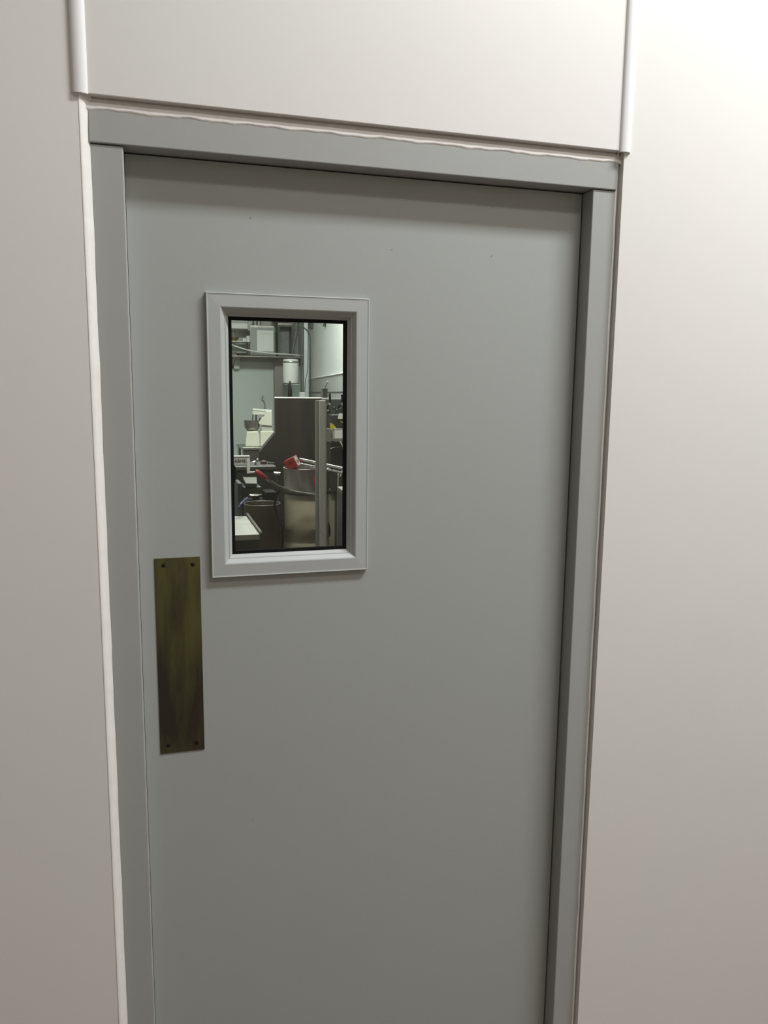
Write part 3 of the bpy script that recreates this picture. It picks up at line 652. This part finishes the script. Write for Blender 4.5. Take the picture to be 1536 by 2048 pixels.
bag = obj('black_bag', prism([Vector((px(455, 933, De).x, p0.y, p1.z-.001)), Vector((px(472, 934, De).x, p0.y, p1.z-.001)), px(473.5, 950, De), px(471, 966, De), px(455, 969, De)], (0, .05, 0)), BLACK, bevel=.015, segs=3, label='black bag hanging below the scale display at the left edge', cat='bag')
# grey hopper below
h0 = px(484, 955, De+.2)
hp = thing('steel_hopper', 'grey steel hopper standing below the white scale arm', 'hopper', (px(500, 970, De+.2).x, px(500, 970, De+.2).y+.1, 0))
ft = [px(485, 953, De+.48), px(513, 953, De+.48)]; fb = [px(492, 967, De+.15), px(514, 967, De+.15)]
V = [ft[0], ft[1], fb[1], fb[0]]
obj('chute', prism([(v.x, v.y, v.z) for v in V], (0, .02, -.03)), mat('hopper_grey', (.27, .26, .24), .4, .5, var=.2), hp)
obj('body', box(fb[0].x-.02, fb[1].x+.04, fb[0].y+.03, ft[0].y, 0, fb[0].z-.03), DARK, hp, bevel=.01)
obj('side_panel', box(px(480, 960, De+.3).x-.03, fb[0].x-.021, fb[0].y+.05, ft[0].y, 0, ft[0].z-.02), DGREEN, hp, bevel=.006)
# second tap-like fitting
f = px(555, 962, 6.2); g_ = px(553, 947, 6.2); 
fi = thing('floor_valve', 'short grey valve column with a bright cross handle left of the steel drum', 'valve', (f.x, f.y, 0))
obj('column', tube([(f.x, f.y, 0), (f.x, f.y, g_.z-.01)], .02, 12), DSTEEL, fi, smooth=True)
obj('cross_handle', join(tube([px(547.5, 946, 6.2), px(560, 947, 6.2)], .009, 8), tube([(f.x, f.y-.03, g_.z-.002), (f.x, f.y+.03, g_.z-.002)], .008, 8)), BRIGHT, fi, smooth=True)
# ---- large steel bin in the lower left and the small bowl
Dn = 5.52
a_ = px(490, 1020, Dn); b_ = px(562, 1020, Dn); r_ = (b_.x-a_.x)/2; c = ((a_.x+b_.x)/2, a_.y+.05); zr = px(525, 1012, Dn-r_+.05).z
BIN = mat('brown_steel', (0.13, 0.115, 0.085), 0.45, 0.4, var=0.25, scale=4)
t = thing('steel_bin', 'large round dull steel bin in front of the cream machine, lower left', 'bin', (c[0], c[1], 0))
obj('shell', lathe(c, [(r_*.97, 0), (r_, .02), (r_, zr-.01), (r_*1.02, zr-.005), (r_*1.02, zr), (r_*.98, zr), (r_*.97, .05), (0, .05)], 48), BIN, t, smooth=True)
obj('rim', torus((c[0], c[1], zr), r_*1.005, .0025, 'z', 48), STEEL, t, smooth='all')
dk = px(556, 1000, 5.5)
# low black trolley carrying the bowl, behind the bin
a_ = px(492, 1000, 5.75); b_ = px(566, 1000, 5.75); zq = px(512, 1004, 5.75).z
t = thing('trolley', 'low black trolley behind the steel bin', 'trolley', ((a_.x+b_.x)/2, a_.y+.1, 0))
bx1 = px(553, 1000, 5.75).x
obj('deck', box(a_.x, bx1, a_.y, a_.y+.24, zq-.03, zq), BLACK, t, bevel=.005)
for x in (a_.x+.03, bx1-.03):
    for y in (a_.y+.03, a_.y+.2): obj('leg', tube([(x, y, 0), (x, y, zq-.03)], .014, 8), BLACK, t)
p0 = px(498, 992, 5.85); p1 = px(526, 992, 5.85); r_ = (p1.x-p0.x)/2; c = ((p0.x+p1.x)/2, a_.y+.12); zb2 = zq; zt2 = px(510, 991, 5.85).z
obj('small_bowl', lathe(c, [(r_*.45, zb2), (r_*.5, zb2+.006), (r_*.55, zb2+(zt2-zb2)*.5), (r_*.8, zb2+(zt2-zb2)*.85), (r_, zt2), (r_*.98, zt2+.003), (r_*.7, zb2+(zt2-zb2)*.8), (0, zb2+.012)], 32), BRIGHT, smooth=True, label='small shiny steel bowl on the low black trolley', cat='bowl')
p0 = px(530, 984, 5.8); p1 = px(552.5, 1004, 5.8)
obj('black_crate', box(p0.x, p1.x, a_.y+.02, a_.y+.2, zq, p0.z), BLACK, bevel=.006, label='black crate on the trolley, right of the small shiny bowl', cat='crate')
obj('blue_strap', tube([px(477, 1016, 4.9), px(483, 1007, 5.0), px(495, 996, 5.2)], .0085, 8), BLUE, smooth='all', label='blue strap hanging beside the small shiny bowl', cat='strap')
# ---- steel worktop, lower left corner
zc = .91
def atz(x, y, z):
    d = rt*((x-768)/F) - up*((y-1024)/F) + fw
    return CAM+d*((z-CAM.z)/d.z)
T = [atz(455, 1032, zc), atz(495, 1032, zc), atz(519.5, 1068.5, zc), atz(455, 1071, zc)]
t = thing('steel_bench', 'low steel bench with a bright top in the bottom left of the window', 'bench', ((T[0].x+T[1].x)/2, (T[0].y+T[3].y)/2, 0))
obj('worktop', prism(T, (0, 0, -.03)), mat('pale_worktop', (.40, .39, .36), .45, .2, var=.2, scale=10), t, bevel=.002)
def sc_(P, k): 
    c = sum((Vector(p) for p in P), Vector((0, 0, 0)))/len(P); return [c+(Vector(p)-c)*k for p in P]
U = [Vector((v.x, v.y, zc-.03)) for v in sc_(T, .97)]
obj('body', prism(U, (0, 0, -(zc-.03))), DARK, t)
obj('raised_edge', tube([atz(494.5, 1028, zc+.01), atz(522, 1065, zc+.01)], .007, 8), STEEL, t, smooth=True)

# ---- right-hand side: dark machine with levers, papers, tubs
Dr = 6.1
p0 = px(657, 800, Dr); p1 = px(712, 884, Dr)
zr0 = px(680, 856, Dr).z
# khaki cupboard carrying everything
q0 = px(662, 858, Dr-.1); q1 = px(715, 886, Dr-.1)
lb0 = px(675.5, 900, Dr-.1).x
kb = thing('khaki_cupboard', 'khaki cupboard at the right edge of the window carrying the dark lever machine', 'cupboard', ((q0.x+q1.x)/2, q0.y+.2, 0))
obj('top_box', box(q0.x, q1.x, q0.y, q0.y+.36, q1.z, q0.z), TAUPE, kb, bevel=.006)
obj('lower_body', box(q0.x+.01, q1.x, q0.y+.05, q0.y+.36, px(665, 984, Dr-.05).z, q1.z), DARK, kb)
obj('side_panel', box(lb0, q1.x, q0.y+.05, q0.y+.36, 0, px(665, 984, Dr-.05).z), DARK, kb)
s0 = px(660, 896, Dr-.1); 
obj('top_hose', tube(smoothpath([px(661, 898, Dr-.09), px(668, 895, Dr-.10), px(679, 894, Dr-.11)]), .004, 6), BRIGHT, kb, smooth='all')
lm = thing('lever_machine', 'dark machine with two black levers and chrome knobs on the khaki cupboard', 'machine', ((p0.x+p1.x)/2, p0.y+.15, q0.z))
obj('back_housing', box(px(656, 800, Dr).x, p1.x, p0.y+.12, p0.y+.26, q0.z, px(680, 798, Dr+.1).z), DGREEN, lm, bevel=.008)
obj('lower_housing', box(px(660, 830, Dr).x, p1.x, p0.y-.05, p0.y+.12, q0.z, px(675, 829, Dr-.05).z), DARK, lm, bevel=.012)
for (xa, ya, xb, yb) in ((659.5, 787, 660.5, 812), (684, 789, 684.5, 812)):
    P0 = px(xa, ya, Dr); P1 = px(xb, yb-5, Dr); P2 = Vector((P1.x, P1.y+.12, P1.z-.03))
    g = obj('lever', tube([P2, P1, P0], [.006, .0085, .0085], 10), BLACK, lm, smooth=True)
    obj('collar', tube([Vector((P1.x, P1.y-.002, P1.z-.012)), Vector((P1.x, P1.y-.002, P1.z+.006))], .0125, 12), BRIGHT, g, smooth=True)
def ball(c, r):
    return lathe((c.x, c.y), [(r*math.sin(a*math.pi/8)+1e-5, c.z-r*math.cos(a*math.pi/8)) for a in range(9)], 14)
for x, y, r in ((661, 812, .010), (662, 822, .013), (674, 815, .009), (679, 820, .008), (668, 826, .007), (686, 818, .011)):
    c = px(x, y, Dr+.02); c.y = p0.y+.11
    k_ = obj('knob', ball(c, r), BRIGHT, lm, smooth='all')
# white cloth on the lower housing
zl = px(675, 829, Dr-.05).z
w0 = px(676, 827, Dr-.06); w1 = px(712, 838, Dr-.06)
obj('folded_paper', prism([(w0.x+.006, w0.y-.002, w0.z), (w1.x, w0.y-.002, w0.z), (w1.x, w0.y-.002, w1.z), (w0.x-.004, w0.y-.002, w1.z)], (0, -.012, 0)), PAPER, bevel=.002, label='white folded paper hung on the dark lever machine, above the white tub', cat='paper')
# yellow and black marker pieces
for pts, lab in ((((661, 846), (666, 848), (674, 857), (661.5, 858)), 'yellow wedge at the left of the white tub'), (((681, 842.5), (700, 846), (700, 854), (689, 849.5)), 'yellow flap above the white tub at the right edge')):
    obj('yellow_wedge', ppx(pts, Dr-.19, .03), YEL, bevel=.002, label=lab, cat='wedge', group='yellow pieces by the white tub')
# white tub on the front ledge
s0 = px(669, 857, Dr-.2); s1 = px(712, 877, Dr-.2)
lt = thing('white_tub', 'white plastic tub on the front of the khaki cupboard at the right edge', 'tub', ((s0.x+s1.x)/2, s0.y+.04, s1.z))
obj('tub', prism([(s0.x, s0.y, s0.z), (s1.x, s0.y, s0.z), (s1.x, s0.y, s1.z), (s0.x+.006, s0.y, s1.z)], (0, .09, 0)), WHITE, lt, bevel=.003)
obj('rim', box(s0.x-.003, s1.x, s0.y-.004, s0.y+.092, s0.z-.006, s0.z), WHITE, lt)
obj('ledge', box(q0.x, q1.x, q0.y-.12, q0.y, s1.z-.02, s1.z-.0005), TAUPE, kb)
# cream cabinet and steel counter (low right)
e0 = px(659, 987, 6.1); e1 = px(673, 1095, 6.1)
cr_ = thing('cream_cabinet', 'narrow cream cabinet low at the right, behind the pale post', 'cabinet', ((e0.x+e1.x)/2, e0.y+.1, 0))
obj('door_panel', box(e0.x, e1.x, e0.y, e0.y+.2, .05, e0.z), mat('dull_cream', (.30, .29, .21), .5, var=.1), cr_, bevel=.004)
obj('plinth', box(e0.x+.004, e1.x, e0.y+.02, e0.y+.2, 0, .05), DARK, cr_)
obj('top_edge', box(e0.x-.004, e1.x+.004, e0.y-.008, e0.y+.2, e0.z, e0.z+.012), DSTEEL, cr_)
z8 = px(674, 973, 5.0).z
T = [atz(674.5, 972, z8), atz(715, 972, z8), atz(715, 1000, z8), atz(690, 985, z8)]
T = [px(674.5, 972.5, 5.0), px(720, 972.5, 5.0), atz(720, 985.5+20, z8), atz(691.5, 986.0, z8)]
T = [Vector((v.x, v.y, z8)) for v in T]
T[2] = Vector((T[1].x, T[3].y, z8))
sb = thing('steel_counter', 'steel counter corner at the bottom right edge of the window', 'counter', (T[0].x+.1, (T[0].y+T[3].y)/2, 0))
obj('worktop', prism(T, (0, 0, -.025)), STEEL, sb, bevel=.002)
obj('body', prism([Vector((v.x, v.y, z8-.025)) for v in sc_(T, .985)], (0, 0, -(z8-.025))), mat('counter_body', (.12, .12, .12), .5, .3, var=.2), sb)
# hose looping down at the right
obj('clear_hose', tube(smoothpath([px(681, 884, 5.7), px(686, 895, 5.65), px(687.5, 912, 5.6), px(686, 935, 5.55), px(680, 955, 5.5), px(676, 970, 5.45), Vector((px(676, 970, 5.45).x, px(676, 970, 5.45).y, .007))]), .006, 8), mat('hose_khaki', (.30, .30, .24), .4, var=.1), smooth='all', label='grey-green hose looping down at the right edge', cat='hose')
